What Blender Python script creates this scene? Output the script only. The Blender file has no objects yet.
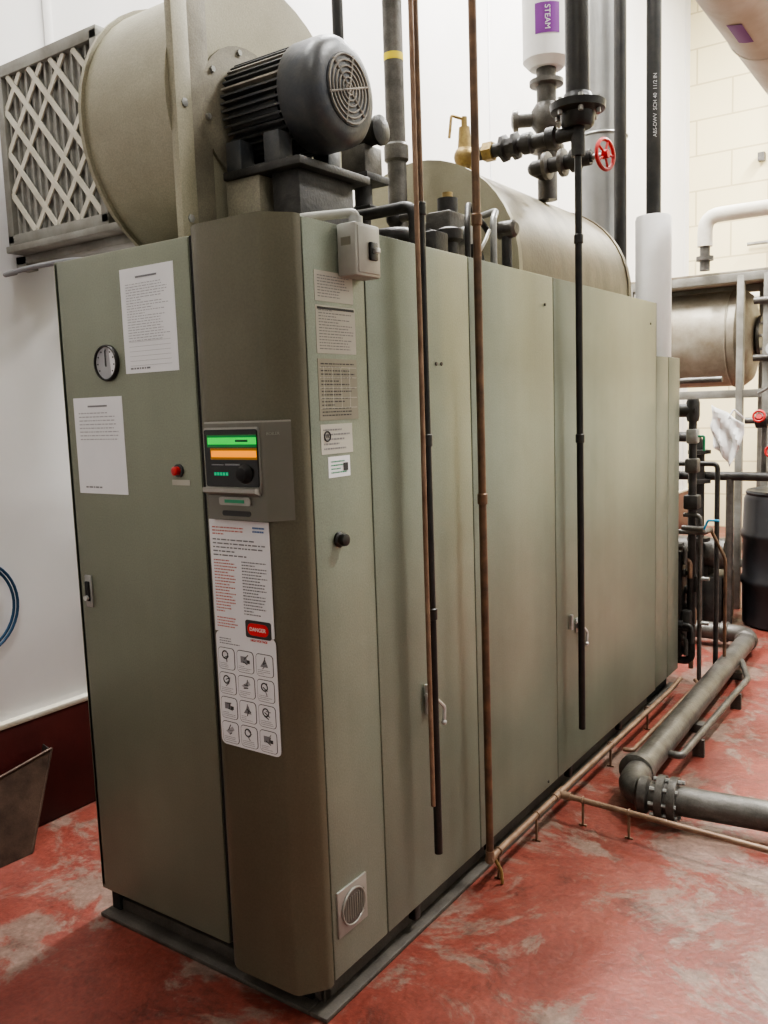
import bpy, bmesh, math, random
from mathutils import Vector, Matrix
random.seed(7)
M=Matrix(((0.82144,-0.04071,0.56885),(0.56924,0.1193,-0.81347),(-0.03474,0.99202,0.12117)))
C=Vector((1.3570,-1.6180,1.6))
V=Vector

# ------------------------------------------------------------------ materials
def new_mat(name):
    m=bpy.data.materials.new(name); m.use_nodes=True
    nt=m.node_tree; return m,nt,nt.nodes["Principled BSDF"]
def mat(name,c1,c2=None,scale=6.0,rough=0.5,metal=0.0,bump=0.0,bscale=80.0,speck=0.0,emit=0,coat=0,streak=0.0,ecol=None):
    m,nt,b=new_mat(name)
    b.inputs["Roughness"].default_value=rough; b.inputs["Metallic"].default_value=metal
    if coat: b.inputs["Coat Weight"].default_value=coat
    if c2 is None: c2=tuple(v*0.85 for v in c1)
    tc=nt.nodes.new("ShaderNodeTexCoord")
    n=nt.nodes.new("ShaderNodeTexNoise"); n.inputs["Scale"].default_value=scale; n.inputs["Detail"].default_value=6; n.inputs["Roughness"].default_value=0.6
    nt.links.new(tc.outputs["Object"],n.inputs["Vector"])
    r=nt.nodes.new("ShaderNodeValToRGB"); r.color_ramp.elements[0].position=0.35; r.color_ramp.elements[1].position=0.65
    r.color_ramp.elements[0].color=(*c1,1); r.color_ramp.elements[1].color=(*c2,1)
    nt.links.new(n.outputs["Fac"],r.inputs["Fac"])
    col=r.outputs["Color"]
    def mulnoise(col,sc,amt,vec,lo=0.3,hi=0.7,det=3):
        n2=nt.nodes.new("ShaderNodeTexNoise"); n2.inputs["Scale"].default_value=sc; n2.inputs["Detail"].default_value=det
        nt.links.new(vec,n2.inputs["Vector"])
        mp=nt.nodes.new("ShaderNodeMapRange"); mp.inputs["From Min"].default_value=lo; mp.inputs["From Max"].default_value=hi
        mp.inputs["To Min"].default_value=1-amt; mp.inputs["To Max"].default_value=1+amt
        nt.links.new(n2.outputs["Fac"],mp.inputs["Value"])
        mx=nt.nodes.new("ShaderNodeVectorMath"); mx.operation='SCALE'
        nt.links.new(col,mx.inputs[0]); nt.links.new(mp.outputs["Result"],mx.inputs["Scale"]); return mx.outputs["Vector"]
    if speck>0: col=mulnoise(col,220,speck,tc.outputs["Object"])
    if streak>0:
        mpg=nt.nodes.new("ShaderNodeMapping"); mpg.inputs["Scale"].default_value=(9,9,0.7)
        nt.links.new(tc.outputs["Object"],mpg.inputs["Vector"])
        col=mulnoise(col,1.6,streak,mpg.outputs["Vector"],0.35,0.65,5)
    nt.links.new(col,b.inputs["Base Color"])
    if bump>0:
        n3=nt.nodes.new("ShaderNodeTexNoise"); n3.inputs["Scale"].default_value=bscale; n3.inputs["Detail"].default_value=4
        nt.links.new(tc.outputs["Object"],n3.inputs["Vector"])
        bp=nt.nodes.new("ShaderNodeBump"); bp.inputs["Strength"].default_value=bump; bp.inputs["Distance"].default_value=0.01
        nt.links.new(n3.outputs["Fac"],bp.inputs["Height"]); nt.links.new(bp.outputs["Normal"],b.inputs["Normal"])
    if emit:
        b.inputs["Emission Color"].default_value=(*(ecol or c1),1); b.inputs["Emission Strength"].default_value=emit
    return m

m_panel=mat("panel_paint_greygreen",(0.205,0.228,0.178),(0.168,0.187,0.145),2.2,0.38,0.3,0.06,170,0.12,streak=0.035)
m_door=mat("door_paint_olive",(0.190,0.202,0.150),(0.162,0.172,0.127),1.8,0.42,0.25,0.05,160,0.09,streak=0.02)
m_col=mat("column_paint_brown",(0.112,0.104,0.070),(0.096,0.088,0.058),2.0,0.34,0.25,0.05,160,0.09,streak=0.03)
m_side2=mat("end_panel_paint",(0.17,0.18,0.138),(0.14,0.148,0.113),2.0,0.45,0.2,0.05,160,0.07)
m_tan=mat("blower_paint_tan",(0.30,0.28,0.205),(0.23,0.212,0.152),3.5,0.5,0.1,0.08,90,0.14)
m_tan_d=mat("blower_paint_dusty",(0.22,0.20,0.15),(0.14,0.125,0.092),8,0.6,0.1,0.1,90,0.18)
m_drum=mat("drum_jacket_paint",(0.31,0.29,0.21),(0.24,0.22,0.15),4,0.5,0.15,0.05,60,0.08)
m_drumrefl=mat("drum_jacket_streak_reflection",(0.20,0.178,0.122),(0.115,0.092,0.058),3,0.5,0.15,0.1,60,0.15,streak=0.12)  # brown streak reflection painted into the barrel's darker tan
m_dark=mat("dark_gap",(0.01,0.01,0.01),None,5,0.8)
m_black=mat("black_iron_pipe",(0.012,0.012,0.012),(0.026,0.024,0.021),14,0.35,0.3,0.1,120)
m_blackdust=mat("dusty_black_iron",(0.045,0.042,0.038),(0.018,0.017,0.016),18,0.5,0.3,0.15,120)
m_motor=mat("motor_enamel_bluegrey",(0.030,0.034,0.042),(0.068,0.067,0.063),12,0.42,0.2,0.08,90,0.1)
m_dust=mat("motor_dust",(0.26,0.235,0.195),(0.12,0.11,0.095),14,0.8,0.0,0.1,90)
m_copper=mat("aged_copper",(0.17,0.10,0.058),(0.085,0.055,0.038),16,0.42,0.5,0.05,90)
m_copper2=mat("dusty_copper",(0.25,0.165,0.11),(0.16,0.095,0.06),16,0.5,0.35,0.05,90)
m_steel=mat("galvanised_steel",(0.36,0.36,0.34),(0.24,0.24,0.23),10,0.38,0.5,0.05,90)
m_steelpipe=mat("dirty_steel_pipe",(0.125,0.117,0.105),(0.060,0.055,0.048),12,0.42,0.45,0.15,70,0.15)
m_flue=mat("stainless_flue",(0.36,0.36,0.35),(0.28,0.28,0.27),3,0.34,0.75,0.02,60)
m_chrome=mat("bright_zinc",(0.6,0.6,0.58),(0.4,0.4,0.38),20,0.3,0.5)
m_brass=mat("brass",(0.36,0.27,0.11),(0.18,0.12,0.05),20,0.45,0.6)
m_white=mat("white_insulation",(0.76,0.75,0.73),(0.68,0.67,0.65),5,0.6,0,0.05,40)
m_whitey=mat("aged_white_insulation",(0.62,0.59,0.51),(0.49,0.44,0.35),5,0.6,0,0.08,40)
m_paper=mat("paper_white",(0.66,0.66,0.67),(0.62,0.62,0.63),3,0.7)
m_label=mat("label_cream",(0.42,0.41,0.355),(0.37,0.36,0.305),3,0.5)
m_plate=mat("nameplate_metal",(0.25,0.235,0.185),(0.20,0.185,0.145),6,0.4,0.3)
m_ink=mat("ink_black",(0.04,0.04,0.04),None,5,0.7)
m_inkg=mat("ink_grey",(0.20,0.20,0.21),None,5,0.7)
m_inkl=mat("ink_light",(0.36,0.36,0.37),None,5,0.7)
m_inkr=mat("ink_red",(0.50,0.18,0.16),None,5,0.7)
m_red=mat("danger_red",(0.60,0.015,0.015),None,5,0.5)
m_blue=mat("blue_plastic",(0.012,0.06,0.13),None,5,0.4)
m_blueink=mat("ink_blue",(0.03,0.12,0.32),None,5,0.4)
m_cyan=mat("cyan_handle",(0.01,0.28,0.50),None,5,0.4)
m_greenh=mat("green_handle",(0.02,0.25,0.12),None,5,0.4)
m_purple=mat("purple_band",(0.20,0.03,0.27),None,5,0.5)
m_yellow=mat("yellow_tape",(0.75,0.60,0.03),None,5,0.5)
m_screen=mat("screen_black_glass",(0.003,0.0035,0.0035),None,5,0.2,0)
m_bezel=mat("bezel_grey_plastic",(0.145,0.14,0.118),(0.13,0.125,0.10),4,0.33,0.3)
m_bezel2=mat("bezel_silver",(0.30,0.29,0.26),None,4,0.3,0.5)
m_gled=mat("led_green",(0.0,0.02,0.005),None,5,0.4,emit=0.95,ecol=(0.0,0.75,0.07))
m_oled=mat("led_orange",(0.02,0.008,0.0),None,5,0.4,emit=1.35,ecol=(1.0,0.30,0.0))
m_glow=mat("led_green_halo",(0.0,0.01,0.005),None,5,0.4,emit=0.16,ecol=(0.0,0.7,0.1))
m_oglow=mat("led_orange_halo",(0.01,0.008,0.0),None,5,0.4,emit=0.22,ecol=(0.9,0.35,0.0))
m_gled2=mat("led_green_dim",(0.0,0.02,0.01),None,5,0.4,emit=0.5,ecol=(0.02,0.7,0.30))
m_boxgrey=mat("box_grey_enamel",(0.36,0.355,0.32),(0.30,0.295,0.26),6,0.45,0.1,0.05)
m_filter=mat("filter_media",(0.24,0.235,0.215),(0.34,0.33,0.30),25,0.9,0,0.3,60)
m_card=mat("filter_cardboard_grid",(0.60,0.57,0.49),(0.50,0.47,0.39),8,0.7)
m_valvered=mat("handwheel_red",(0.50,0.012,0.012),(0.32,0.01,0.01),10,0.4)
m_drumblk=mat("plastic_drum_black",(0.010,0.011,0.013),(0.020,0.020,0.023),6,0.4)
m_tankrust=mat("tank_weathered_steel",(0.30,0.275,0.22),(0.18,0.145,0.10),5,0.45,0.3,0.1,40,0.1)
m_frame=mat("frame_grey_paint",(0.29,0.285,0.255),(0.19,0.18,0.155),8,0.5,0.3)
m_base=mat("base_rail_grey",(0.10,0.088,0.074),(0.055,0.047,0.04),7,0.6,0.2,0.15,60,0.15)
m_rust=mat("rusty_tray",(0.11,0.07,0.05),(0.05,0.03,0.022),9,0.5,0.3,0.15,50,0.15)
m_lamp=mat("fluorescent_tube",(1,0.98,0.95),(1,0.98,0.95),5,0.5,emit=6)

# ------------------------------------------------------------------ mesh builder
def basis(d):
    d=d.normalized(); a=V((0,0,1)) if abs(d.z)<0.9 else V((1,0,0))
    u=d.cross(a).normalized(); return u,d.cross(u).normalized()
class B:
    def __init__(s,name): s.name=name; s.v=[]; s.f=[]; s.mi=[]; s.ms=[]
    def m(s,mt):
        if mt not in s.ms: s.ms.append(mt)
        return s.ms.index(mt)
    def add(s,vs,fs,mt):
        o=len(s.v); s.v+= [tuple(v) for v in vs]; i=s.m(mt)
        for f in fs: s.f.append(tuple(o+k for k in f)); s.mi.append(i)
    def box(s,x0,x1,y0,y1,z0,z1,mt,bev=0.0,rot=None,seg=2):
        bm=bmesh.new(); bmesh.ops.create_cube(bm,size=1)
        sx,sy,sz=abs(x1-x0),abs(y1-y0),abs(z1-z0); cx=V(((x0+x1)/2,(y0+y1)/2,(z0+z1)/2))
        for v in bm.verts: v.co=V((v.co.x*sx,v.co.y*sy,v.co.z*sz))
        if bev>0: bmesh.ops.bevel(bm,geom=bm.edges[:],offset=min(bev,0.45*min(sx,sy,sz)),segments=seg,profile=0.5,affect='EDGES')
        bm.verts.index_update()
        vs=[(rot@v.co if rot else v.co)+cx for v in bm.verts]; fs=[[v.index for v in f.verts] for f in bm.faces]
        s.add(vs,fs,mt); bm.free()
    def lathe(s,p,d,prof,mt,seg=28,cap=True):
        p=V(p); d=V(d).normalized(); u,w=basis(d); vs=[]; fs=[]
        for (t,r) in prof:
            for k in range(seg):
                a=2*math.pi*k/seg; vs.append(p+d*t+u*(r*math.cos(a))+w*(r*math.sin(a)))
        n=len(prof)
        for i in range(n-1):
            for k in range(seg):
                k2=(k+1)%seg; fs.append((i*seg+k,i*seg+k2,(i+1)*seg+k2,(i+1)*seg+k))
        if cap:
            fs.append(tuple(reversed(range(seg)))); fs.append(tuple((n-1)*seg+k for k in range(seg)))
        s.add(vs,fs,mt)
    def cyl(s,p0,p1,r,mt,r1=None,seg=24):
        p0=V(p0);p1=V(p1); s.lathe(p0,p1-p0,[(0,r),((p1-p0).length,r if r1 is None else r1)],mt,seg)
    def sphere(s,c,r,mt,ax=(0,0,1),sq=1.0,seg=20):
        prof=[(-r*sq*math.cos(math.pi*i/10),max(1e-4,r*math.sin(math.pi*i/10))) for i in range(11)]
        s.lathe(c,ax,prof,mt,seg)
    def tube(s,pts,r,mt,bend=None,seg=14):
        pts=[V(p) for p in pts]; bend=bend if bend is not None else r*2.2
        path=[pts[0]]
        for i in range(1,len(pts)-1):
            a,b,c=pts[i-1],pts[i],pts[i+1]; l=min(bend,(a-b).length*0.49,(c-b).length*0.49)
            p=b+(a-b).normalized()*l; q=b+(c-b).normalized()*l
            for k in range(7):
                t=k/6; path.append(p*(1-t)**2+b*2*t*(1-t)+q*t*t)
        path.append(pts[-1])
        vs=[];fs=[]; d=(path[1]-path[0]).normalized(); u,w=basis(d)
        for i,p in enumerate(path):
            if i==0: d=(path[1]-path[0])
            elif i==len(path)-1: d=path[-1]-path[-2]
            else: d=(path[i+1]-path[i-1])
            d=d.normalized(); u=(u-d*u.dot(d)).normalized(); w=d.cross(u)
            for k in range(seg):
                a=2*math.pi*k/seg; vs.append(p+u*(r*math.cos(a))+w*(r*math.sin(a)))
        for i in range(len(path)-1):
            for k in range(seg):
                k2=(k+1)%seg; fs.append((i*seg+k,i*seg+k2,(i+1)*seg+k2,(i+1)*seg+k))
        fs.append(tuple(reversed(range(seg)))); fs.append(tuple((len(path)-1)*seg+k for k in range(seg)))
        s.add(vs,fs,mt)
    def torus(s,c,ax,R,r,mt,seg=32,ss=8):
        c=V(c); u,w=basis(V(ax)); ax=V(ax).normalized()
        vs=[];fs=[]; n=seg
        for i in range(n):
            a=2*math.pi*i/seg; d=u*math.cos(a)+w*math.sin(a)
            for k in range(ss):
                b=2*math.pi*k/ss; vs.append(c+d*(R+r*math.cos(b))+ax*(r*math.sin(b)))
        for i in range(seg):
            i2=(i+1)%n
            for k in range(ss):
                k2=(k+1)%ss; fs.append((i*ss+k,i2*ss+k,i2*ss+k2,i*ss+k2))
        s.add(vs,fs,mt)
    def prism(s,poly,ax,a0,a1,mt,cap0=None,cap1=None):
        def P(q,a): return {'x':(a,q[0],q[1]),'y':(q[0],a,q[1]),'z':(q[0],q[1],a)}[ax]
        n=len(poly); vs=[P(q,a0) for q in poly]+[P(q,a1) for q in poly]
        s.add(vs,[(k,(k+1)%n,n+(k+1)%n,n+k) for k in range(n)],mt)
        s.add([P(q,a0) for q in poly],[tuple(range(n))],cap0 or mt); s.add([P(q,a1) for q in poly],[tuple(range(n))],cap1 or mt)
    def quad(s,o,u,v,mt):
        o=V(o);u=V(u);v=V(v); s.add([o,o+u,o+u+v,o+v],[(0,1,2,3)],mt)
    def lines(s,o,u,v,rows,mt,fill=0.55,h=0.4):
        o=V(o);u=V(u);v=V(v)
        for i in range(rows):
            y=1-(i+0.7)/rows; x=0.0; end=random.uniform(0.8,1.0) if random.random()<fill else random.uniform(0.35,0.85)
            while x<end:
                w=random.uniform(0.03,0.11); w=min(w,end-x)
                s.quad(o+u*x+v*y,u*w,v*(h/rows),mt); x+=w+0.018
    def build(s,parent=None):
        me=bpy.data.meshes.new(s.name); me.from_pydata(s.v,[],s.f)
        for mt in s.ms: me.materials.append(mt)
        for p,i in zip(me.polygons,s.mi): p.material_index=i
        bm=bmesh.new(); bm.from_mesh(me); bmesh.ops.recalc_face_normals(bm,faces=bm.faces[:]); bm.to_mesh(me); bm.free()
        try: me.set_sharp_from_angle(angle=math.radians(38))
        except Exception: pass
        ob=bpy.data.objects.new(s.name,me); bpy.context.collection.objects.link(ob)
        if parent: ob.parent=parent
        return ob
def text(parent,body,loc,size,face,mt,name="lettering",align='CENTER',ext=0.0004):
    t=bpy.data.curves.new(name,"FONT"); t.body=body; t.size=size; t.align_x=align; t.align_y='CENTER'; t.extrude=ext
    t.materials.append(mt); o=bpy.data.objects.new(name,t); bpy.context.collection.objects.link(o)
    o.location=loc
    o.rotation_euler={'front':(math.pi/2,0,0),'side':(math.pi/2,0,math.pi/2)}[face] if isinstance(face,str) else face
    o.parent=parent; return o

# ------------------------------------------------------------------ room
def shell(name,x0,x1,y0,y1,z0,z1,mt):
    b=B(name); b.box(x0,x1,y0,y1,z0,z1,mt); return b.build()
XL,XR,YB,YF,ZC=-1.68,4.2,-3.6,9.3,6.5
fm,nt,bs=new_mat("painted_concrete_red")
tc=nt.nodes.new("ShaderNodeTexCoord")
def noise(sc,det=6,rg=0.6,dist=0.0):
    n=nt.nodes.new("ShaderNodeTexNoise"); n.inputs["Scale"].default_value=sc; n.inputs["Detail"].default_value=det; n.inputs["Roughness"].default_value=rg; n.inputs["Distortion"].default_value=dist
    nt.links.new(tc.outputs["Object"],n.inputs["Vector"]); return n.outputs["Fac"]
def ramp(fac,stops):
    r=nt.nodes.new("ShaderNodeValToRGB"); e=r.color_ramp.elements
    e[0].position,e[0].color=stops[0][0],(*stops[0][1],1); e[1].position,e[1].color=stops[-1][0],(*stops[-1][1],1)
    for p,c in stops[1:-1]:
        k=e.new(p); k.color=(*c,1)
    nt.links.new(fac,r.inputs["Fac"]); return r.outputs["Color"]
def mixc(fac,a,b_,mode='MIX'):
    n=nt.nodes.new("ShaderNodeMix"); n.data_type='RGBA'; n.blend_type=mode
    if hasattr(fac,'links'): nt.links.new(fac,n.inputs[0])
    else: n.inputs[0].default_value=fac
    nt.links.new(a,n.inputs[6]); nt.links.new(b_,n.inputs[7]); return n.outputs[2]
red=ramp(noise(3.0),[(0.3,(0.125,0.026,0.018)),(0.5,(0.175,0.040,0.028)),(0.7,(0.22,0.062,0.044))])
worn=ramp(noise(14.0,8,0.7),[(0.3,(0.11,0.080,0.062)),(0.7,(0.24,0.18,0.145))])
mask=ramp(noise(2.3,12,0.76,0.6),[(0.50,(0,0,0)),(0.555,(0.8,0.8,0.8))])
c1=mixc(mask,red,worn)
st=ramp(noise(4.0,12,0.78,0.6),[(0.32,(0.28,0.25,0.23)),(0.46,(1,1,1))])
c2=mixc(0.85,c1,st,'MULTIPLY')
sp=ramp(noise(60,4,0.7),[(0.3,(0.70,0.70,0.70)),(0.7,(1.18,1.18,1.18))])
c3=mixc(1.0,c2,sp,'MULTIPLY')
nt.links.new(c3,bs.inputs["Base Color"])
rr_=nt.nodes.new("ShaderNodeMapRange"); nt.links.new(noise(5),rr_.inputs["Value"]); rr_.inputs["To Min"].default_value=0.24; rr_.inputs["To Max"].default_value=0.56
nt.links.new(rr_.outputs["Result"],bs.inputs["Roughness"])
bp=nt.nodes.new("ShaderNodeBump"); bp.inputs["Strength"].default_value=0.3; bp.inputs["Distance"].default_value=0.01
nt.links.new(noise(30,6),bp.inputs["Height"]); nt.links.new(bp.outputs["Normal"],bs.inputs["Normal"])
shell("floor",XL-.1,XR+.1,YB-.1,YF+.1,-0.1,0,fm)
m_wall=mat("wall_white_panel",(0.74,0.725,0.725),(0.68,0.665,0.665),1.2,0.45,0,0.02,20)
m_redwall=mat("curb_red_paint",(0.09,0.012,0.010),(0.06,0.008,0.007),3,0.5,0,0.1,30)
m_wdim=mat("wall_grey_bounce",(0.36,0.37,0.36),(0.31,0.32,0.31),1.5,0.7)  # unseen walls; grey picked to control bounced fill on the cabinet front
shell("wall_left",XL-.1,XL,YB,YF,0,ZC,m_wall)
shell("wall_right",XR,XR+.1,YB,YF,0,ZC,m_wdim)
shell("wall_back",XL,XR,YB-.1,YB,0,ZC,m_wdim)
shell("ceiling",XL-.1,XR+.1,YB-.1,YF+.1,ZC,ZC+.1,mat("ceiling_white",(0.6,0.6,0.58),None,2,0.8))
b=B("baseboard_left"); b.box(XL,XL+.03,YB,YF,0,0.44,m_redwall,0.01); b.box(XL,XL+.04,YB,YF,0.44,0.462,m_whitey,0.004); b.build()
b=B("trim_1")
for i in range(11): b.box(XL,XL+.006,-3.1+i*1.22,-3.06+i*1.22,0.46,ZC,m_wall,0.002)
b.build()
wm,nt,bs=new_mat("cream_block_wall")
tc=nt.nodes.new("ShaderNodeTexCoord"); sx=nt.nodes.new("ShaderNodeSeparateXYZ"); cb=nt.nodes.new("ShaderNodeCombineXYZ")
nt.links.new(tc.outputs["Object"],sx.inputs[0]); nt.links.new(sx.outputs["X"],cb.inputs["X"]); nt.links.new(sx.outputs["Z"],cb.inputs["Y"])
br=nt.nodes.new("ShaderNodeTexBrick"); br.inputs["Scale"].default_value=1.0; br.inputs["Brick Width"].default_value=0.8; br.inputs["Row Height"].default_value=0.4; br.inputs["Mortar Size"].default_value=0.010
br.inputs["Color1"].default_value=(0.82,0.73,0.46,1); br.inputs["Color2"].default_value=(0.79,0.70,0.44,1); br.inputs["Mortar"].default_value=(0.57,0.48,0.28,1)
nt.links.new(cb.outputs[0],br.inputs["Vector"]); nt.links.new(br.outputs["Color"],bs.inputs["Base Color"]); bs.inputs["Roughness"].default_value=0.6
shell("wall_far",XL,XR,YF,YF+.1,0,ZC,wm)

# ------------------------------------------------------------------ boiler
b=B("steam_boiler")
ZT=2.056; Z0=0.095
b.box(-.90,-.022,.02,2.71,.10,2.04,m_dark)
b.box(-.91,-.012,.015,2.712,2.03,2.056,m_tan,0.004)
b.box(-.94,-.92,.0,2.715,Z0,ZT,m_door,0.004)
b.box(-.94,-.366,0,.022,Z0-.01,ZT,m_door,0.006)
col=[(0,0.018),(0,0.0),(-.004,-.008),(-.05,-.066),(-.062,-.07),(-.245,-.072)]
for i in range(1,9):
    a=math.pi/2*i/8; col.append((-.245-.073*math.sin(a),-.002-.07*math.cos(a)))
col.append((-.318,.018))
b.prism(col,'z',Z0-.005,ZT+.003,m_col)
b.box(-.366,-.318,.006,.02,Z0,ZT,m_dark)
ys=[.0215,.272,.83,1.478,2.715]
for i in range(4): b.box(-.022,0,ys[i]+.002,ys[i+1]-.002,Z0,ZT,m_panel,0.005)
b.box(-.92,0,2.700,2.716,Z0,ZT,m_side2,0.003)
b.box(-.90,-.06,.05,2.7,0.0,.10,m_dark)
b.box(-.90,-.045,.03,.06,0.0,.05,m_base,0.004)
b.box(-.06,.0,-.02,2.715,0.0,.014,m_base,0.003); b.box(-.06,-.045,.03,2.715,.0,.07,m_base,0.003)
b.box(-.93,-.06,-.02,.05,0.0,.014,m_base,0.003)
for x in (-.90,-.10): b.box(x-.02,x+.02,.02,.05,.0,.1,m_dark,0.003)
for y in (.42,.9,1.6,2.2): b.box(-.03,-.004,y,y+.03,.05,.098,m_black,.003)
b.box(-.002,.006,.04,.17,.205,.335,m_bezel2,.003)
b.lathe((.005,.105,.27),(1,0,0),[(0,.05),(.003,.05),(.004,.046)],m_steelpipe)
for i in range(9): b.box(.0085,.0105,.065+i*.01,.071+i*.01,.238,.302,m_bezel)
b.torus((.009,.105,.27),(1,0,0),.049,.003,m_bezel2)
b.lathe((0,.115,1.265),(1,0,0),[(0,.02),(.006,.021),(.01,.015),(.02,.017),(.026,.015),(.028,.008)],m_black)
for (y,z) in ((1.38,.12),(1.40,1.95),(2.62,1.95),(.62,1.72),(.65,1.72)): b.lathe((0,y,z),(1,0,0),[(0,.006),(.003,.005)],m_base,10)
def latch(y,z):
    b.box(0,.004,y-.02,y+.025,z-.03,z+.03,m_steel,.001)
    b.box(.003,.022,y-.012,y+.012,z-.012,z+.012,m_steel,.002)
    b.tube([(.02,y-.03,z+.035),(.022,y,z),(.03,y+.035,z-.035),(.03,y+.03,z-.08)],.006,m_chrome,.01,8)
    b.cyl((.012,y-.04,z+.02),(.012,y-.005,z+.02),.006,m_chrome,seg=10)
    b.sphere((.03,y+.03,z-.083),.009,m_chrome)
latch(.53,.72); b.cyl((.01,.50,.68),(.01,.50,.77),.007,m_chrome,seg=10)
latch(1.68,.68); b.cyl((.01,1.60,.68),(.01,1.60,.74),.007,m_chrome,seg=10)
b.lathe((-.72,0,1.75),(0,-1,0),[(0,.052),(.008,.052),(.012,.049),(.012,.046),(.005,.045)],m_black,40)
b.lathe((-.72,-.005,1.75),(0,-1,0),[(0,.045),(.001,.045)],m_inkl,40)
b.prism([(-.72+.044*math.cos(math.radians(-60+i*10)),1.75+.044*math.sin(math.radians(-60+i*10))) for i in range(14)],'y',-.0072,-.0062,m_paper)
b.box(-.722,-.718,-.0095,-.008,1.74,1.785,m_ink)
for k in range(9):
    a=math.radians(-40+k*32); b.box(-.72+.036*math.cos(a)-.002,-.72+.036*math.cos(a)+.002,-.0085,-.0075,1.75+.036*math.sin(a)-.002,1.75+.036*math.sin(a)+.002,m_ink)
b.lathe((-.45,0,1.445),(0,-1,0),[(0,.018),(.006,.018),(.007,.014)],m_ink); b.lathe((-.45,-.006,1.445),(0,-1,0),[(0,.012),(.014,.012),(.017,.008)],m_valvered)
b.box(-.48,-.41,-.002,0.001,1.405,1.42,m_label)
b.box(-.90,-.868,-.006,.001,1.02,1.12,m_steel,.003); b.box(-.893,-.876,-.012,-.004,1.04,1.10,m_dark,.002); b.cyl((-.884,-.006,1.05),(-.884,-.02,1.05),.008,m_chrome,seg=12)
def paper(x0,x1,z0,z1,y,rows,hb,ht):
    b.box(x0,x1,y-.0012,y,z0,z1,m_paper); w=x1-x0; h=z1-z0; yy=y-.0018
    b.quad((x0+w*.3,yy,z1-h*.10),(w*.4,0,0),(0,0,h*.018),m_inkg)
    b.lines((x0+w*.1,yy,z0+h*hb),(w*.8,0,0),(0,0,h*(ht-hb)),rows,m_inkl,h=.3)
paper(-.642,-.425,1.715,2.00,0,22,.3,.86); paper(-.892,-.67,1.372,1.655,0,8,.55,.86)
for i in range(6): b.quad((-.62,-.0018,1.735+i*.013),(.17,0,0),(0,0,.001),m_inkl)
b.lines((-.62,-.0018,1.722),(.17,0,0),(0,0,.012),1,m_inkg); b.lines((-.86,-.0018,1.385),(.17,0,0),(0,0,.012),1,m_inkg)
def slabel(y0,y1,z0,z1,mt,rows,ink=m_inkg):
    b.box(0,.0012,y0,y1,z0,z1,mt); b.lines((.0018,y0+.01,z0+.008),(0,y1-y0-.02,0),(0,0,z1-z0-.016),rows,ink,h=.35)
slabel(.06,.215,1.862,1.935,m_label,8); slabel(.06,.22,1.735,1.852,m_label,14); slabel(.06,.22,1.57,1.722,m_plate,16,m_ink)
b.quad((.0022,.065,1.842),(0,.15,0),(0,0,.006),m_ink)
for i in range(5): b.quad((.0022,.065,1.60+i*.025),(0,.15,0),(0,0,.0012),m_label)
for i in range(4): b.quad((.0022,.08+i*.035,1.60),(0,.0015,0),(0,0,.1),m_label)
slabel(.06,.19,1.485,1.56,m_label,5,m_inkg); b.torus((.002,.085,1.53),(1,0,0),.012,.002,m_ink,20,6)
slabel(.085,.175,1.425,1.478,m_paper,4,m_greenh); b.quad((.0022,.145,1.44),(0,.02,0),(0,0,.02),m_ink)
# poster (two sheets)
yp=-.0745
def rr(x0,x1,z0,z1,r):
    P=[]
    for cx,cz,a0 in ((x1-r,z1-r,0),(x0+r,z1-r,90),(x0+r,z0+r,180),(x1-r,z0+r,270)):
        for k in range(5):
            a=math.radians(a0+k*22.5); P.append((cx+r*math.cos(a),cz+r*math.sin(a)))
    return P
b.box(-.268,-.065,yp-.001,yp+.002,1.04,1.33,m_paper)
b.lines((-.258,yp-.0016,1.29),(.11,0,0),(0,0,.025),3,m_inkr,h=.4); b.lines((-.118,yp-.0016,1.30),(.045,0,0),(0,0,.018),2,m_blueink,h=.5)
b.lines((-.258,yp-.0016,1.235),(.18,0,0),(0,0,.05),5,m_inkg,h=.35)
for k in range(2):
    b.lines((-.258+k*.097,yp-.0016,1.09),(.085,0,0),(0,0,.14),18,m_inkr if k==0 else m_inkg,h=.4)
b.lines((-.258,yp-.0016,1.05),(.08,0,0),(0,0,.03),4,m_inkr,h=.4)
b.prism(rr(-.158,-.073,1.035,1.080,.006),'y',yp-.003,yp-.001,m_ink); b.prism(rr(-.151,-.080,1.042,1.073,.015),'y',yp-.0038,yp-.003,m_red)
b.prism(rr(-.268,-.062,.735,1.040,.016),'y',yp-.0005,yp+.002,m_paper)
b.lines((-.255,yp-.0012,1.005),(.08,0,0),(0,0,.02),3,m_inkg)
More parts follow.
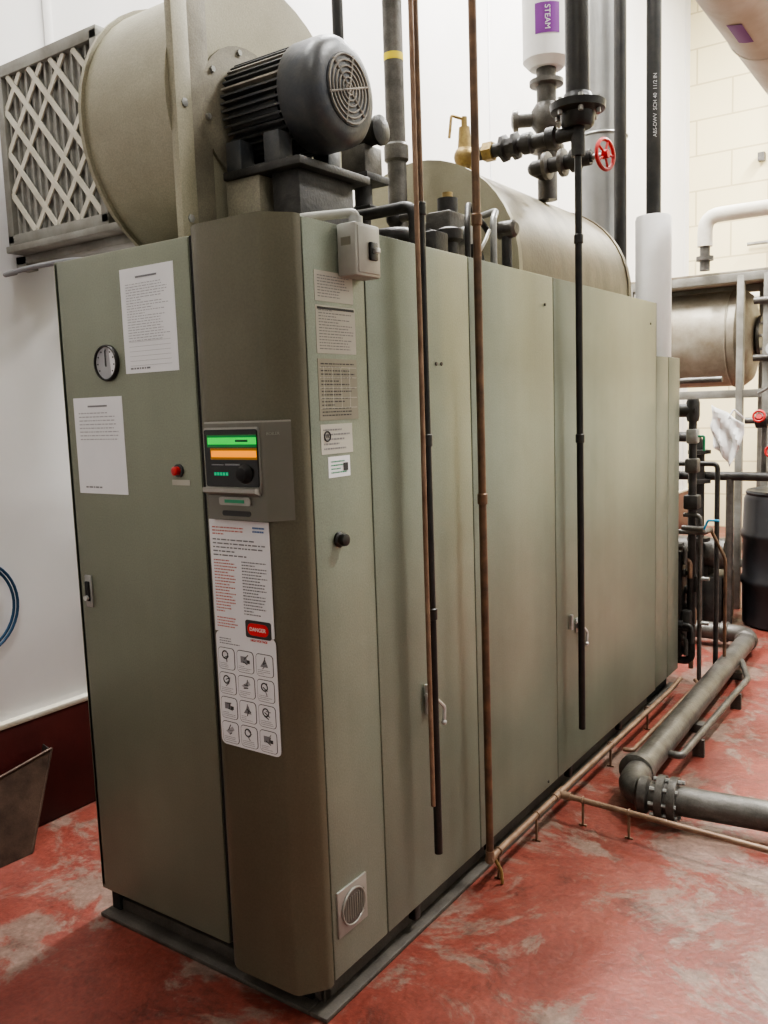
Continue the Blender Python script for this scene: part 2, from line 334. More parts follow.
for r in range(4):
    for c in range(3):
        cx=-.233+c*.066; cz=.968-r*.066
        b.prism(rr(cx-.029,cx+.029,cz-.029,cz+.029,.010),'y',yp-.0013,yp-.0006,m_ink); b.prism(rr(cx-.0276,cx+.0276,cz-.0276,cz+.0276,.009),'y',yp-.0018,yp-.0014,m_paper)
        b.lines((cx-.023,yp-.0022,cz-.024),(.045,0,0),(0,0,.014),3,m_inkg,h=.3)
        kind=(r*3+c)%5
        if kind in (0,3): b.torus((cx-.004,yp-.002,cz+.010),(0,1,0),.010,.0018,m_ink,16,4)
        if kind==1: b.box(cx-.015,cx+.005,yp-.0024,yp-.0019,cz-.003,cz+.014,m_inkg); b.box(cx+.006,cx+.016,yp-.0024,yp-.0019,cz-.003,cz+.006,m_ink)
        if kind==2: b.prism([(cx-.014,cz-.004),(cx+.012,cz-.004),(cx+.002,cz+.018)],'y',yp-.0024,yp-.0019,m_inkg)
        if kind==4: b.prism([(cx-.016,cz+.002),(cx-.004,cz-.005),(cx+.014,cz+.008),(cx+.008,cz+.017)],'y',yp-.0024,yp-.0019,m_inkl)
        for q in range(3):
            ang=random.uniform(0,math.pi)
            b.box(cx-.012+random.uniform(0,.01),cx+.006+random.uniform(0,.01),yp-.0029,yp-.0025,cz-.004+q*.008,cz-.0015+q*.008,random.choice([m_ink,m_inkg]),rot=Matrix.Rotation(ang,3,'Y'))
# control panel
cp=[(-.248,-.068),(-.248,-.092),(-.244,-.096),(-.055,-.096),(-.046,-.092),(-.006,-.042),(-.028,-.026)]
b.prism(cp,'z',1.335,1.572,m_bezel); b.prism(cp,'z',1.572,1.576,m_bezel2)
b.prism(rr(-.243,-.058,1.40,1.562,.008),'y',-.101,-.095,m_bezel2)
b.prism(rr(-.238,-.062,1.418,1.557,.006),'y',-.104,-.098,m_screen)
b.prism([(-.098,1.395),(-.119,1.405),(-.119,1.416),(-.098,1.416)],'x',-.238,-.062,m_bezel2)
b.box(-.228,-.063,-.1048,-.1035,1.514,1.544,m_glow); b.box(-.218,-.063,-.1048,-.1035,1.484,1.512,m_oglow)
b.box(-.225,-.063,-.1055,-.1035,1.521,1.538,m_gled); b.box(-.214,-.064,-.1055,-.1035,1.490,1.506,m_oled); b.box(-.13,-.09,-.1065,-.1050,1.527,1.532,m_screen)
for i in range(5): b.box(-.208+i*.010,-.201+i*.010,-.1055,-.1035,1.445,1.453,m_gled2)
b.box(-.17,-.12,-.1055,-.1035,1.470,1.474,m_inkg); b.box(-.215,-.175,-.1055,-.1035,1.470,1.473,m_inkg)
b.lathe((-.105,-.104,1.450),(0,-1,0),[(0,.024),(.004,.023),(.008,.018),(.016,.016),(.018,.010)],m_dark)
b.prism(rr(-.200,-.095,1.372,1.392,.006),'y',-.102,-.095,m_bezel2); b.box(-.180,-.115,-.1035,-.1015,1.378,1.386,m_greenh)
b.prism(rr(-.195,-.10,1.345,1.358,.006),'y',-.098,-.0955,m_ink)
boiler=b.build()
text(boiler,"DANGER",(-.1155,yp-.0045,1.0575),.0135,'front',m_white)
text(boiler,"HIGH VOLTAGE",(-.1155,yp-.0016,1.028),.008,'front',m_red)
text(boiler,"UL",(.003,.085,1.53),.012,'side',m_ink)
text(boiler,"BOILER",(-.03,-.081,1.545),.010,(math.pi/2,0,math.radians(51)),m_bezel2)

b=B("economizer_cabinet")
b.box(-.90,-.002,2.722,2.92,.10,1.80,m_side2,0.006); b.box(-.90,-.002,2.925,3.12,.10,1.80,m_side2,0.006)
b.box(-.88,-.06,2.74,3.1,0.0,.10,m_dark); b.box(-.05,-.002,2.72,3.12,.0,.014,m_base)
b.build()

b=B("rounded_drum_housing")
zt=2.060
arch=[(-.08,zt)]
for i in range(25):
    a=math.pi*i/24; arch.append((-.51+.43*math.cos(a),2.10+.43*math.sin(a)))
arch.append((-.94,zt))
b.prism(arch,'y',1.35,2.56,m_drumrefl,cap0=m_drum)
a2=[(-.074,zt)]+[(-.51+.436*math.cos(math.pi*i/24),2.10+.436*math.sin(math.pi*i/24)) for i in range(25)]+[(-.946,zt)]
b.prism(a2,'y',1.345,1.375,m_drum); b.prism(a2,'y',2.53,2.565,m_drumrefl)
b.build()

# ------------------------------------------------------------------ blower
b=B("centrifugal_blower")
cy,cz=.52,2.49; xp=-.525
out=[]
for i in range(33):
    a=math.radians(i*270/32); R=.385+.035*(i/32); out.append((cy+R*math.cos(a),max(zt,cz+R*math.sin(a))))
out[-1]=(cy,zt); out.append((cy+.385,zt))
b.prism(out,'x',-.90,xp,m_tan)
o2=[(cy+(y-cy)*1.03,max(zt,cz+(z-cz)*1.03)) for y,z in out]
b.prism(o2,'x',xp-.012,xp+.002,m_tan); b.prism(o2,'x',-.902,-.888,m_tan)
b.box(xp,xp+.026,.115,.175,zt,3.0,m_tan,.003); b.box(xp,xp+.012,.175,.26,zt,3.0,m_tan_d,.002)
for z in (2.14,2.45,2.76): b.lathe((xp+.02,.145,z),(1,0,0),[(0,.012),(.010,.012),(.011,.006)],m_steel,6)
b.lathe((xp,.42,2.475),(1,0,0),[(0,.20),(.012,.20),(.014,.17),(.02,.15)],m_tan_d,32)
for k in range(8):
    a=k*math.pi/4+.2; b.cyl((xp+.01,.42+.18*math.cos(a),2.475+.18*math.sin(a)),(xp+.022,.42+.18*math.cos(a),2.475+.18*math.sin(a)),.009,m_steel,seg=6)
b.build()
b=B("electric_motor")
def mx(x): return V((x,.42,2.475))
xm=-.490
b.box(xm,-.20,.27,.60,2.262,2.285,m_blackdust,.004)
b.box(xm,-.36,.28,.58,zt+.005,2.262,m_tan_d,.004); b.box(-.33,-.23,.30,.55,zt+.005,2.262,m_blackdust,.004)
b.box(-.46,-.18,.22,.62,zt,2.085,m_tan_d,.004)
b.lathe(mx(xm),(1,0,0),[(0,.11),(.01,.125),(.19,.125),(.20,.135)],m_motor,40)
for k in range(44):
    a=2*math.pi*k/44
    R=Matrix.Rotation(a,3,'X'); ctr=mx(-.378)+R@V((0,0,.132))
    b.box(ctr.x-.110,ctr.x+.110,ctr.y-.003,ctr.y+.003,ctr.z-.015,ctr.z+.015,m_motor if (k%3 or math.cos(a)<0) else m_dust,rot=R)
b.lathe(mx(-.275),(1,0,0),[(0,.145),(.012,.150),(.085,.150),(.11,.146),(.127,.130),(.135,.105),(.138,.0)],m_motor,48)
b.lathe(mx(-.1365),(1,0,0),[(-.012,.098),(.0006,.096),(.001,.0001)],m_motor,40)
for r_ in (.015,.03,.045,.06,.075,.09): b.torus(mx(-.1345),(1,0,0),r_,.0030,m_dust,40,6)
for k in range(6):
    a=k*math.pi/3+.3; b.cyl(mx(-.1345),mx(-.1345)+V((0,.095*math.cos(a),.095*math.sin(a))),.0035,m_dust,seg=6)
for y in (.31,.53):
    for x in (-.455,-.31): b.box(x-.03,x+.03,y-.03,y+.03,2.286,2.37,m_motor,.006)
b.box(-.485,-.27,.30,.54,2.286,2.298,m_motor,.003)
b.build()
b=B("intake_filter_box")
fx0,fx1,fy,fz0,fz1=-1.61,-1.06,.30,2.235,2.84
b.box(fx0,fx1,fy+.05,.72,fz0,fz1,m_filter)
for (xa,xb,za,zb) in ((fx0-.01,fx1+.01,fz1-.03,fz1+.01),(fx0-.01,fx1+.01,fz0-.01,fz0+.03),(fx0-.01,fx0+.025,fz0,fz1),(fx1-.025,fx1+.01,fz0,fz1)):
    b.box(xa,xb,fy,.74,za,zb,m_frame,.003)
b.box(fx0+.02,fx1-.02,fy+.03,fy+.05,fz0+.02,fz1-.02,m_filter)
for k in range(14): b.box(fx0+.03+k*.037,fx0+.040+k*.037,fy+.018,fy+.03,fz0+.03,fz1-.03,m_filter)
def clipline(cx,cz,sgn):
    x0,x1,z0,z1=fx0+.025,fx1-.025,fz0+.03,fz1-.03; s=sgn*1.15; ps=[]
    for x in (x0,x1):
        z=cz+s*(x-cx)
        if z0<=z<=z1: ps.append((x,z))
    for z in (z0,z1):
        x=cx+(z-cz)/s
        if x0<=x<=x1: ps.append((x,z))
    return ps[:2] if len(ps)>=2 else None
for sgn in (1,-1):
    for k in range(-6,12):
        pr=clipline(fx0+.025+k*.125,fz0+.03,sgn)
        if pr:
            (xa,za),(xb,zb)=pr; L=math.hypot(xb-xa,zb-za); ang=math.atan2(zb-za,xb-xa)
            if L>.02: b.box((xa+xb)/2-L/2,(xa+xb)/2+L/2,fy+.006+(.003 if sgn>0 else 0),fy+.012+(.003 if sgn>0 else 0),(za+zb)/2-.010,(za+zb)/2+.010,m_card,rot=Matrix.Rotation(-ang,3,'Y'))
b.box(fx0,fx1+.12,fy-.02,.76,fz0-.035,fz0-.012,m_frame,.003)
b.box(fx1+.01,-.905,.36,.70,2.28,2.80,m_tan_d,.004)
b.box(-1.66,-1.60,.35,.40,2.15,2.20,m_frame); b.box(-1.66,-.95,.35,.39,2.17,2.20,m_frame,.002); b.box(-1.66,-.95,.66,.70,2.17,2.20,m_frame,.002)
b.box(-.945,-.922,.35,.70,zt,2.20,m_frame,.002)
b.build()

b=B("safety_switch_box")
b.box(.001,.060,.155,.262,1.925,2.055,m_boxgrey,.006); b.box(.058,.063,.163,.254,1.933,2.047,m_boxgrey,.003)
b.box(.063,.072,.205,.235,1.965,2.01,m_black,.003); b.box(.070,.085,.213,.227,1.982,1.994,m_chrome,.002)
b.box(.015,.045,.1545,.155,2.0,2.02,m_plate)
b.tube([(.03,.20,2.05),(.03,.20,2.085),(-.12,.17,2.09),(-.30,.19,2.085),(-.40,.19,2.10)],.012,m_boxgrey,.03)
b.cyl((.03,.20,2.05),(.03,.20,2.075),.018,m_steel)
b.build()
b=B("cable_grey"); b.tube([(-1.67,.35,2.145),(-1.45,.15,2.09),(-1.2,.10,2.085),(-.95,.08,2.075),(-.88,.09,2.066)],.008,m_inkg,.15); b.build()
b=B("wall_cable_coil")
for k in range(2): b.torus((XL+.02+.012*k,.05+.008*k,.915),(1,0.05*k,0),.17+.006*k,.006,m_blue,40,6)
b.tube([(XL+.03,.05,1.08),(XL+.03,.04,1.13),(XL+.01,.04,1.13)],.006,m_steel); b.build()

# ------------------------------------------------------------------ vertical pipes beside boiler
def couplings(b,x,y,zs,r,mt):
    for z in zs: b.lathe((x,y,z-.018),(0,0,1),[(0,r*1.05),(.003,r*1.3),(.033,r*1.3),(.036,r*1.05)],mt,20)
b=B("black_drain_pipe")
b.cyl((.06,.46,.27),(.06,.46,2.13),.0125,m_black); couplings(b,.06,.46,(1.0,1.5,2.13),.0125,m_black)
b.cyl((.06,.46,2.13),(.06,.46,ZC),.010,m_copper)
b.tube([(.064,.431,.43),(.064,.431,1.2),(.068,.429,1.8),(.064,.434,2.3),(.064,.438,ZC)],.007,m_copper2,.1)
b.build()
b=B("copper_riser_pipe")
b.cyl((.06,.78,.13),(.06,.78,ZC),.0125,m_copper); couplings(b,.06,.78,(1.30,2.15),.0125,m_copper)
b.build()
b=B("black_relief_pipe")
px,py=.06,1.58
b.cyl((px,py,.28),(px,py,2.56),.0135,m_black); couplings(b,px,py,(1.45,2.2),.0135,m_black)
b.cyl((px,py,2.50),(px,py,2.62),.026,m_blackdust)
b.lathe((px,py,2.60),(0,0,1),[(0,.05),(.01,.06),(.05,.065),(.06,.100),(.085,.103),(.09,.06),(.12,.05)],m_black,32)
b.cyl((px,py,2.70),(px,py,ZC),.045,m_black)
for k in range(6):
    a=k*math.pi/3; b.cyl((px+.08*math.cos(a),py+.08*math.sin(a),2.64),(px+.08*math.cos(a),py+.08*math.sin(a),2.70),.009,m_steel,seg=6)
zb=2.585
b.cyl((px,py,zb),(-.37,py,zb),.026,m_blackdust)
for x in (-.02,-.12): b.lathe((x,py,zb),(-1,0,0),[(0,.027),(.006,.040),(.04,.040),(.046,.027)],m_blackdust)
b.lathe((-.18,py,zb),(-1,0,0),[(0,.030),(.005,.052),(.02,.052),(.025,.038),(.05,.038),(.055,.052),(.07,.052),(.075,.030)],m_blackdust,8)
b.cyl((-.29,py,zb),(-.33,py,zb),.038,m_brass,seg=6)
b.build()
b=B("brass_relief_valve")
vx,vy=-.42,1.58
b.cyl((vx,vy,2.535),(vx,vy,2.56),.026,m_brass); b.sphere((vx,vy,2.585),.045,m_brass); b.cyl((vx,vy,2.60),(vx,vy,2.70),.030,m_brass,.022)
b.cyl((vx,vy,2.70),(vx,vy,2.74),.012,m_brass); b.tube([(vx,vy,2.73),(vx-.03,vy-.05,2.74),(vx-.03,vy-.07,2.65)],.006,m_brass,.01)
b.build()
b=B("gate_valve")
gx,gy,gz=-.06,1.86,2.565
b.cyl((-.25,gy,gz),(.0,gy,gz),.03,m_blackdust); b.tube([(-.22,gy,gz),(-.25,gy,gz),(-.25,1.955,gz)],.03,m_blackdust,.02)
for x_ in (-.20,-.13): b.lathe((x_,gy,gz),(1,0,0),[(0,.03),(.004,.055),(.02,.055),(.024,.03)],m_steelpipe)
b.cyl((.0,gy,gz),(.07,gy,gz),.010,m_chrome); b.lathe((-.08,gy,gz),(1,0,0),[(0,.045),(.03,.045),(.05,.02),(.09,.02)],m_blackdust)
b.torus((.06,gy,gz+.0),(1,-.25,0),.058,.008,m_valvered,32,8)
for k in range(5):
    a=k*2*math.pi/5; b.cyl((.06,gy,gz),(.06+.015*math.cos(a),gy+.058*math.cos(a),gz+.058*math.sin(a)),.005,m_valvered,seg=8)
b.lathe((.05,gy,gz),(1,0,0),[(0,.018),(.025,.016)],m_valvered)
b.build()
b=B("insulated_steam_riser")
b.cyl((-.25,2.0,3.03),(-.25,2.0,ZC),.098,m_white,seg=40); b.lathe((-.25,2.0,3.0),(0,0,1),[(0,.07),(.03,.098)],m_white,40)
b.cyl((-.25,2.0,2.46),(-.25,2.0,3.01),.042,m_steelpipe)
for z in (2.93,2.66): b.lathe((-.25,2.0,z),(0,0,1),[(0,.042),(.004,.072),(.022,.072),(.026,.042)],m_steelpipe)
b.lathe((-.25,2.0,2.74),(0,0,1),[(0,.045),(.03,.065),(.09,.065),(.12,.045)],m_steelpipe)
b.cyl((-.25,2.0,2.80),(-.36,1.95,2.80),.03,m_steelpipe); b.lathe((-.36,1.95,2.80),(-1,-.45,0),[(0,.045),(.02,.045),(.03,.02)],m_steelpipe)
rp=b.build()
lb=B("pipe_label"); vs=[];fs=[]
for i in range(13):
    a=math.radians(-92+i*5)
    for z in (3.11,3.23): vs.append((-.25+.0995*math.cos(a),2.0+.0995*math.sin(a),z))
for i in range(12): fs.append((2*i,2*i+2,2*i+3,2*i+1))
lb.add(vs,fs,m_purple); lb.build(rp)
text(rp,"STEAM",(-.25+.1005*math.cos(math.radians(-62)),2.0+.1005*math.sin(math.radians(-62)),3.17),.032,(math.pi/2,math.pi/2,math.radians(28)),m_white)

b=B("exhaust_flue")
fxx,fyy=-.37,2.95
b.cyl((fxx,fyy,1.802),(fxx,fyy,ZC),.132,m_flue,seg=48)
for z in (2.2,2.95,3.7,4.5): b.torus((fxx,fyy,z),(0,0,1),.132,.008,m_flue,48,8)
b.build()
b=B("wrapped_condensate_pipe")
b.lathe((-.095,2.96,1.802),(0,0,1),[(0,.09),(.01,.09),(.70,.09),(.715,.085),(.72,.03)],m_white,40)
b.cyl((-.095,2.96,2.5),(-.095,2.96,ZC),.037,m_black)
wp=b.build()
text(wp,"ABS-DWV  SCH 40  11/2 IN",(-.095+.0375*math.cos(math.radians(-62)),2.96+.0375*math.sin(math.radians(-62)),3.05),.026,(math.pi/2,-math.pi/2,math.radians(28)),m_inkl)
b=B("black_vent_pipe"); b.cyl((-.20,2.765,1.802),(-.20,2.765,ZC),.030,m_black); b.build()
b=B("grey_vent_pipe")
b.cyl((-.50,1.20,zt),(-.50,1.20,ZC),.036,m_steelpipe); b.cyl((-.50,1.20,2.86),(-.50,1.20,2.885),.037,m_yellow); b.lathe((-.5,1.2,2.5),(0,0,1),[(0,.037),(.01,.046),(.06,.046),(.07,.037)],m_steelpipe)
b.build()
b=B("black_gas_pipe"); b.cyl((-.60,1.0,zt),(-.60,1.0,ZC),.02,m_black); b.lathe((-.6,1.,2.45),(0,0,1),[(0,.02),(.01,.03),(.05,.03),(.06,.02)],m_black); b.build()

b=B("gas_valve_actuator")
b.cyl((-.42,.84,2.50),(-.33,.84,2.50),.045,m_blackdust,.04); b.lathe((-.33,.84,2.50),(1,0,0),[(0,.048),(.012,.048),(.02,.03)],m_black)
b.box(-.46,-.36,.80,.90,2.37,2.46,m_steelpipe,.006); b.box(-.47,-.34,.78,.91,2.34,2.365,m_blackdust,.003)
b.cyl((-.40,.84,2.262),(-.40,.84,2.34),.03,m_blackdust)
b.box(-.46,-.34,.79,.88,zt+.19,2.262,m_blackdust,.004); b.cyl((-.40,.84,zt+.17),(-.40,.84,zt+.2),.03,m_blackdust)
b.cyl((-.40,.84,zt),(-.40,.84,zt+.19),.022,m_steelpipe)
b.build()
b=B("gas_train_piping")
z=2.13
b.tube([(-.45,.70,z),(-.18,.72,z),(-.18,1.22,z),(-.18,1.22,zt)],.028,m_blackdust,.05)
for (p,d) in (((-.36,.71,z),(1,0,0)),((-.18,.86,z),(0,1,0)),((-.18,1.12,z),(0,1,0))):
    b.lathe(p,d,[(0,.029),(.005,.042),(.035,.042),(.04,.029)],m_blackdust)
b.tube([(-.40,.66,2.20),(-.28,.68,2.20),(-.10,.68,2.20),(-.10,.68,zt)],.018,m_blackdust,.04)
b.box(-.23,-.13,.95,1.08,2.09,2.24,m_steelpipe,.012); b.cyl((-.18,1.02,2.24),(-.18,1.02,2.29),.035,m_blackdust); b.cyl((-.18,1.02,2.29),(-.18,1.02,2.31),.018,m_brass)
b.cyl((-.18,1.02,2.16),(-.09,1.02,2.16),.03,m_steel)
b.tube([(-.06,1.12,zt),(-.06,1.12,2.22),(-.10,1.22,2.27),(-.22,1.28,2.27)],.012,m_steel,.03)
b.tube([(-.05,.92,zt),(-.05,.92,2.18),(-.09,1.0,2.26),(-.09,1.15,2.18)],.010,m_blackdust,.03)
b.cyl((-.06,1.22,zt),(-.06,1.22,2.20),.018,m_blackdust); b.lathe((-.06,1.22,2.20),(1,0,0),[(-.03,.03),(.03,.03),(.04,.02)],m_steelpipe)
b.box(-.12,-.05,.72,.80,zt,2.13,m_blackdust,.008); b.lathe((-.085,.86,zt),(0,0,1),[(0,.03),(.05,.03),(.06,.045),(.09,.045),(.10,.02)],m_blackdust)
b.box(-.30,-.22,1.0,1.12,zt,2.2,m_blackdust,.01)
b.tube([(-.06,.97,zt),(-.02,.98,2.12),(-.04,1.06,2.18),(-.10,1.10,2.12)],.006,m_chrome,.03,8)
for (x,y) in ((-.33,.92),(-.36,1.1),(-.28,1.26)):
    b.cyl((x,y,zt),(x,y,2.22),.016,m_blackdust); b.sphere((x,y,2.23),.03,m_blackdust); b.cyl((x,y,2.23),(x+.08,y,2.23),.014,m_steelpipe)
b.build()

# ------------------------------------------------------------------ floor pipes
b=B("steel_floor_pipe")
r=.055; zz=.095
b.tube([(2.2,1.70,zz),(.78,1.56,zz),(.27,1.50,zz),(.25,1.75,zz),(.19,4.02,zz),(-.4,4.04,zz)],r,m_steelpipe,.13,24)
def flg(p,d): b.lathe(p,d,[(0,r*1.05),(.002,r*1.5),(.03,r*1.5),(.032,r*1.18),(.045,r*1.18),(.047,r*1.5),(.075,r*1.5),(.077,r*1.05)],m_steelpipe,32)
flg((.46,1.525,zz),(-1,-.08,0)); b.lathe((.36,1.512,zz),(-1,-.1,0),[(0,r),(.01,r*1.25),(.04,r*1.25),(.05,r)],m_steelpipe)
b.lathe((.243,1.68,zz),(0,1,0),[(0,r),(.01,r*1.3),(.045,r*1.3),(.055,r)],m_steelpipe)
b.lathe((.19,3.85,zz),(0,1,0),[(0,r),(.01,r*1.2),(.05,r*1.2),(.06,r)],m_steelpipe); b.lathe((.06,4.03,zz),(-1,0,0),[(0,r),(.01,r*1.2),(.05,r*1.2),(.06,r)],m_steelpipe)
for k in range(8):
    a=k*math.pi/4; b.cyl((.47,1.525+.07*math.cos(a),zz+.07*math.sin(a)),(.37,1.515+.07*math.cos(a),zz+.07*math.sin(a)),.008,m_steel,seg=6)
for p in ((1.2,1.60),(.235,2.5),(.20,3.4)):
    b.box(p[0]-.08,p[0]+.08,p[1]-.03,p[1]+.03,0,.042,m_base,.004)
b.build()
b=B("copper_condensate_line")
zc=.10
b.tube([(.06,.78,.129),(.06,.785,zc),(.06,1.34,zc),(.07,2.7,zc),(.06,2.95,zc)],.011,m_copper2,.02)
b.tube([(.06,1.34,zc),(.82,1.30,zc),(2.2,1.25,zc)],.011,m_copper2,.02)
b.lathe((.06,1.30,zc),(0,1,0),[(0,.015),(.08,.015)],m_copper2,16); b.lathe((.06,1.34,zc),(1,0,0),[(0,.015),(.05,.015)],m_copper2,16)
b.lathe((.06,.77,zc),(0,1,0),[(0,.015),(.04,.015)],m_copper2,16); b.lathe((.06,.78,.088),(0,0,1),[(0,.015),(.042,.015)],m_copper2,16)
for (x,y) in ((.06,.84),(.06,1.14),(.06,1.9),(.06,2.4),(.34,1.325),(1.0,1.29),(.16,1.335)):
    b.box(x-.004,x+.004,y-.004,y+.004,0,.1,m_copper2); b.box(x-.015,x+.015,y-.004,y+.004,.0,.006,m_copper2); b.torus((x,y,zc),(1,0,0) if x>.1 else (0,1,0),.013,.003,m_copper2,16,6)
b.tube([(.062,.80,zc),(.085,.81,.05),(.085,.815,0.004)],.006,m_brass,.01)
b.build()
b=B("small_steel_pipe")
b.tube([(.26,3.45,.09),(.36,3.14,.09),(.35,1.95,.09),(.30,1.95,.09)],.016,m_steelpipe,.03)
b.tube([(.10,1.95,.07),(.14,1.95,.07),(.14,3.0,.07),(.11,3.05,.07)],.010,m_copper2,.03)
for y in (2.2,2.9): b.box(.33,.38,y-.01,y+.01,0,.08,m_base)
b.build()

b=B("rear_valve_manifold")
x=.04; y=3.22
b.tube([(-.15,y,1.52),(x,y,1.52),(x,y,.12),(-.05,y,.12)],.022,m_blackdust,.05)
b.lathe((x,y,1.46),(0,0,1),[(0,.03),(.03,.036),(.10,.036),(.12,.03)],m_blackdust); b.lathe((-.04,y,1.52),(1,0,0),[(0,.036),(.1,.036)],m_blackdust)
b.box(x-.03,x+.03,y-.03,y+.03,1.34,1.42,m_steel,.01); b.tube([(x+.03,y,1.38),(x+.06,y,1.38),(x+.06,y,1.30)],.007,m_greenh,.01)
b.box(x-.04,x+.04,y-.04,y+.04,.98,1.06,m_blackdust,.012); b.box(x-.035,x+.035,y-.035,y+.035,1.18,1.26,m_steelpipe,.012)
b.tube([(-.15,3.16,.86),(.12,3.18,.86),(.12,3.30,.86)],.014,m_steelpipe,.03); b.tube([(.0,3.18,.88),(.12,3.16,.88)],.016,m_steelpipe); b.tube([(.12,3.16,.88),(.14,3.16,.93),(.20,3.16,.93)],.006,m_cyan,.01)
for i,zv in enumerate((.78,.70,.62,.52,.42,.34,.26,.18)):
    b.tube([(-.12,3.16+.03*(i%5),zv),(.02+.02*(i%3),3.16+.03*(i%5),zv),(.02+.02*(i%3),3.16+.03*(i%5),zv-.1)],.013,[m_steelpipe,m_copper2,m_blackdust][i%3],.03)
    b.lathe((-.02,3.16+.03*(i%5),zv),(1,0,0),[(0,.014),(.004,.024),(.03,.024),(.034,.014)],[m_steelpipe,m_blackdust][i%2],8)
b.tube([(.09,3.2,.0),(.09,3.2,.95),(.0,3.2,.95)],.012,m_steelpipe,.03); b.tube([(.14,3.35,.0),(.14,3.35,1.22),(-.1,3.35,1.22)],.014,m_blackdust,.03)
b.tube([(.20,3.30,.0),(.20,3.30,.7),(.12,3.30,.86)],.009,m_copper,.03)
for zv in (.35,.6): b.cyl((.09,3.2,zv),(.14,3.2,zv),.01,m_steel)
b.box(-.14,.0,3.16,3.3,.15,.75,m_black,.01); b.box(.0,.05,3.16,3.24,.30,.42,m_blackdust,.01)
b.build()

# ------------------------------------------------------------------ tank, frame, far side
b=B("feedwater_tank")
ty=5.45
b.lathe((-1.05,ty,2.02),(1,0,0),[(0,.05),(.01,.20),(.05,.32),(.10,.36),(.86,.36),(.91,.32),(.95,.2),(.96,.05)],m_tankrust,40)
for xx in (-.90,-.25): b.torus((xx,ty,2.02),(1,0,0),.362,.008,m_tankrust,40,6)
b.lathe((-.10,ty,2.02),(1,0,0),[(0,.09),(.02,.16),(.045,.16)],m_steelpipe)
for k in range(8):
    a=k*math.pi/4; b.cyl((-.07,ty+.135*math.cos(a),2.02+.135*math.sin(a)),(-.035,ty+.135*math.cos(a),2.02+.135*math.sin(a)),.014,m_steel,seg=6)
Y0,Y1=5.10,5.85
for xx in (-.95,-.14,.04):
    for yy in (Y0,Y1): b.box(xx-.025,xx+.025,yy-.025,yy+.025,0,2.44,m_frame,.004)
for yy in (Y0,Y1):
    for z_ in (2.43,1.60,.35): b.box(-.97,.063,yy-.022,yy+.022,z_-.03,z_+.03,m_frame,.003)
for xx in (-.95,.04):
    for z_ in (2.43,1.60,.35): b.box(xx-.022,xx+.022,Y0,Y1,z_-.028,z_+.028,m_frame,.003)
b.box(-.97,.06,Y0-.01,Y1+.01,2.46,2.48,m_tankrust,.003)
for z_ in (2.25,1.85):
    b.tube([(-.04,5.05,z_),(.22,5.05,z_)],.025,m_steelpipe); b.lathe((.08,5.05,z_),(1,0,0),[(0,.07),(.025,.07),(.027,.03),(.04,.03),(.042,.07),(.065,.07)],m_steelpipe)
b.lathe((.12,4.9,1.90),(0,-1,0),[(0,.05),(.03,.05)],m_steel); b.lathe((.12,4.869,1.90),(0,-1,0),[(0,.044),(.001,.044)],m_paper)
b.tube([(.12,4.9,1.86),(.12,4.9,1.65),(.0,5.05,1.6)],.01,m_steel,.02)
b.build()
b=B("feed_pump_piping")
b.tube([(-.25,4.45,.0),(-.25,4.45,1.32),(-.6,4.45,1.32)],.035,m_blackdust,.08)
for z_ in (.6,1.0,1.2): b.lathe((-.25,4.45,z_),(0,0,1),[(0,.036),(.005,.075),(.03,.075),(.035,.036)],m_blackdust)
b.tube([(-.55,4.5,1.05),(.35,4.5,1.05)],.03,m_blackdust); b.tube([(-.06,4.5,1.05),(-.06,4.5,.0)],.025,m_steelpipe)
b.tube([(-.40,4.42,.0),(-.40,4.42,1.7),(-.1,4.42,1.7)],.02,m_steelpipe,.05)
b.tube([(.02,4.55,1.42),(.6,4.55,1.42)],.022,m_steelpipe); b.lathe((.08,4.55,1.42),(1,0,0),[(0,.022),(.01,.05),(.08,.05),(.09,.022)],m_blackdust)
b.tube([(.14,4.55,1.42),(.14,4.55,1.05)],.018,m_steelpipe); b.tube([(.22,4.55,1.72),(.22,4.55,1.05)],.014,m_steelpipe)
b.torus((.12,4.48,1.45),(0,-1,.2),.035,.008,m_valvered); b.cyl((.12,4.55,1.42),(.12,4.48,1.45),.02,m_valvered)
b.torus((.20,4.48,1.22),(0,-1,.2),.035,.009,m_valvered); b.cyl((.20,4.55,1.22),(.20,4.48,1.22),.016,m_blueink)
b.box(-.5,-.1,4.5,4.85,.0,.35,m_blackdust,.02); b.cyl((-.45,4.6,.5),(-.1,4.6,.5),.11,m_steelpipe)
b.box(-.42,-.2,4.52,4.7,.34,.42,m_blackdust,.01)
b.build()
b=B("white_rag")
vs=[];fs=[];n=13
for i in range(n):
    for j in range(n):
        u=i/(n-1)-.5; v=j/(n-1)-.5; q=(1-.5*abs(v)*2*(v<0))
        x_=(u*q+v*.15)*.20; z_=(v-u*.45)*.28
        vs.append((-.06+x_,4.36+.025*math.sin(11*u+4*v)+.02*math.cos(13*v+6*u),1.33+z_))
for i in range(n-1):
    for j in range(n-1): fs.append((i*n+j,(i+1)*n+j,(i+1)*n+j+1,i*n+j+1))
b.add(vs,fs,m_white); b.tube([(-.06,4.38,1.42),(-.02,4.40,1.50),(.02,4.5,1.44)],.006,m_paper); rg=b.build()
sm=rg.modifiers.new("thick","SOLIDIFY"); sm.thickness=.004
b=B("plastic_drum")
b.lathe((.26,4.78,0),(0,0,1),[(0,.26),(.015,.285),(.28,.29),(.30,.302),(.33,.302),(.35,.29),(.60,.29),(.62,.302),(.65,.302),(.67,.29),(.88,.285),(.91,.27),(.925,.275),(.94,.265),(.93,.25),(.915,.0)],m_drumblk,48)
b.lathe((.30,4.68,.91),(0,0,1),[(0,.035),(.025,.035),(.03,.025)],m_drumblk); b.build()
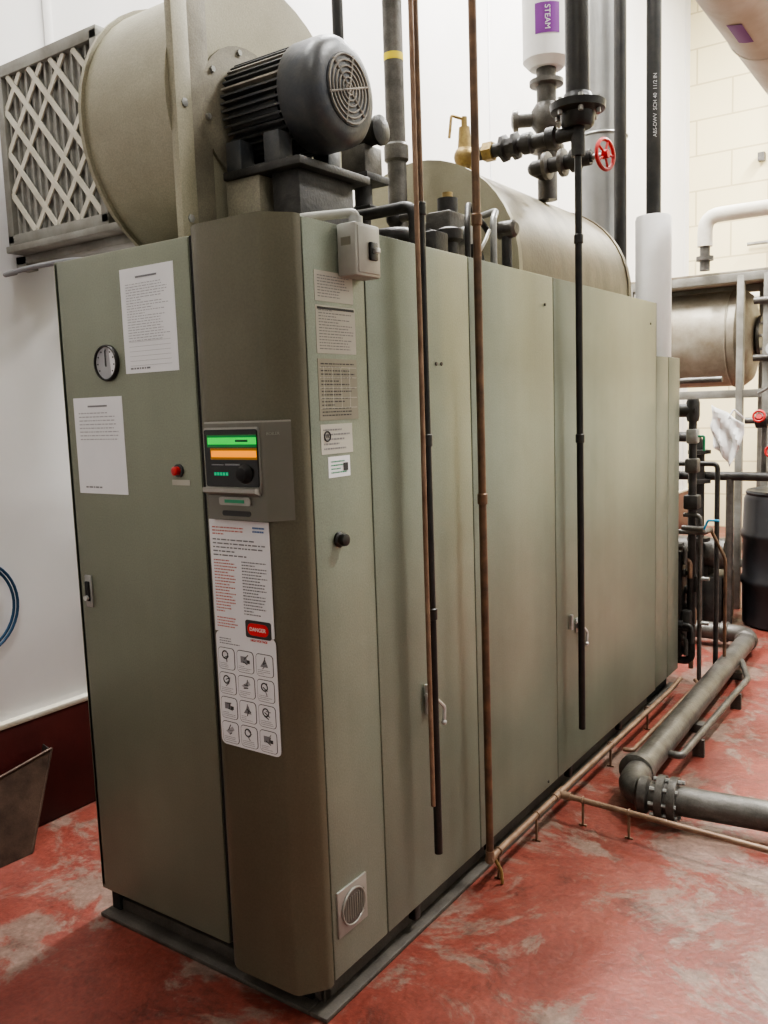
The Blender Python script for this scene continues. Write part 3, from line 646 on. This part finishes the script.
b=B("insulated_elbow_pipe")
b.tube([(-.37,5.0,2.66),(-.37,5.0,2.87),(.4,5.0,2.87),(1.8,5.0,2.87)],.052,m_whitey,.14,28)
b.cyl((-.37,5.0,2.49),(-.37,5.0,2.7),.035,m_steelpipe); b.lathe((-.37,5.0,2.56),(0,0,1),[(0,.06),(.03,.06)],m_steelpipe)
b.build()
b=B("insulated_overhead_pipe")
b.cyl((.565,-1.2,3.085),(.565,YF,3.085),.155,m_whitey,seg=40)
for y_ in (0.5,1.4,2.3,3.2): b.torus((.565,y_,3.085),(0,1,0),.1555,.004,m_whitey,40,6)
oh=b.build()
lb=B("pipe_label"); vs=[];fs=[]
for i in range(6):
    a=math.radians(250+i*4)
    for y_ in (1.88,2.08): vs.append((.565+.157*math.cos(a),y_,3.085+.157*math.sin(a)))
for i in range(5): fs.append((2*i,2*i+2,2*i+3,2*i+1))
lb.add(vs,fs,m_purple); lb.build(oh)
b=B("wall_conduit")
b.tube([(-.7,9.25,0),(-.7,9.25,ZC)],.025,m_steelpipe); b.tube([(-1.2,9.2,2.7),(3,9.2,2.75)],.05,m_whitey); b.tube([(-1.0,9.22,3.3),(3,9.22,3.3)],.02,m_frame)
for (x_,z_) in ((-.6,4.6),(-.3,4.45),(-.9,4.2),(-.8,5.4),(-.2,5.2)): b.box(x_,x_+.07,9.2,9.28,z_,z_+.09,m_steelpipe)
b.build()
b=B("leaning_metal_sheet")
def sheet3(P,mt,t=.004):
    P=[V(p) for p in P]; n=(P[1]-P[0]).cross(P[2]-P[0]).normalized()*t; k=len(P)
    b.add(P+[p+n for p in P],[tuple(range(k)),tuple(k+i for i in range(k))]+[(i,(i+1)%k,k+(i+1)%k,k+i) for i in range(k)],mt)
sheet3([(-1.49,.10,.0),(-1.56,.26,.33),(-1.60,-.30,.22),(-1.52,-.32,.0)],m_rust)
sheet3([(-1.49,.10,.0),(-1.56,.26,.33),(-1.64,.28,.33),(-1.62,.18,.0)],m_steelpipe)
b.tube([(-1.49,.10,.004),(-1.56,.26,.335),(-1.60,-.30,.225)],.006,m_rust,.005)
b.build()

# ------------------------------------------------------------------ lights
def fixture(x,y,power,L=1.2,col=(1,.99,.96)):
    b=B("ceiling_light"); dx,dy=(.08,L/2)
    b.box(x-dx,x+dx,y-dy,y+dy,ZC-.08,ZC,m_white,.01)
    for s in (-.035,.035): b.cyl((x+s,y-dy+.03,ZC-.1),(x+s,y+dy-.03,ZC-.1),.014,m_lamp,seg=12)
    o=b.build(); l=bpy.data.lights.new("lamp_glow","AREA"); l.shape='RECTANGLE'; l.size=.3; l.size_y=L
    l.energy=power; l.color=col; lo=bpy.data.objects.new("lamp_glow",l); lo.location=(x,y,ZC-.14); bpy.context.collection.objects.link(lo); lo.parent=o
fixture(2.4,2.8,430); fixture(2.2,5.8,320); fixture(-1.1,2.8,420); fixture(-1.1,5.4,330); fixture(1.2,8.0,420); fixture(-1.1,.2,150); fixture(1.6,-2.2,90)
w=bpy.data.worlds.new("world"); bpy.context.scene.world=w; w.use_nodes=True
w.node_tree.nodes["Background"].inputs[0].default_value=(.8,.8,.78,1); w.node_tree.nodes["Background"].inputs[1].default_value=.1
try: bpy.context.scene.view_settings.look='AgX - Medium High Contrast'
except Exception: pass

cam=bpy.data.objects.new("camera",bpy.data.cameras.new("camera")); bpy.context.collection.objects.link(cam)
q=M.to_quaternion(); cam.matrix_world=Matrix.Translation(C)@q.to_matrix().to_4x4()
cam.data.sensor_fit='VERTICAL'; cam.data.sensor_height=36; cam.data.lens=866*36/1024; cam.data.clip_start=.02
bpy.context.scene.camera=cam
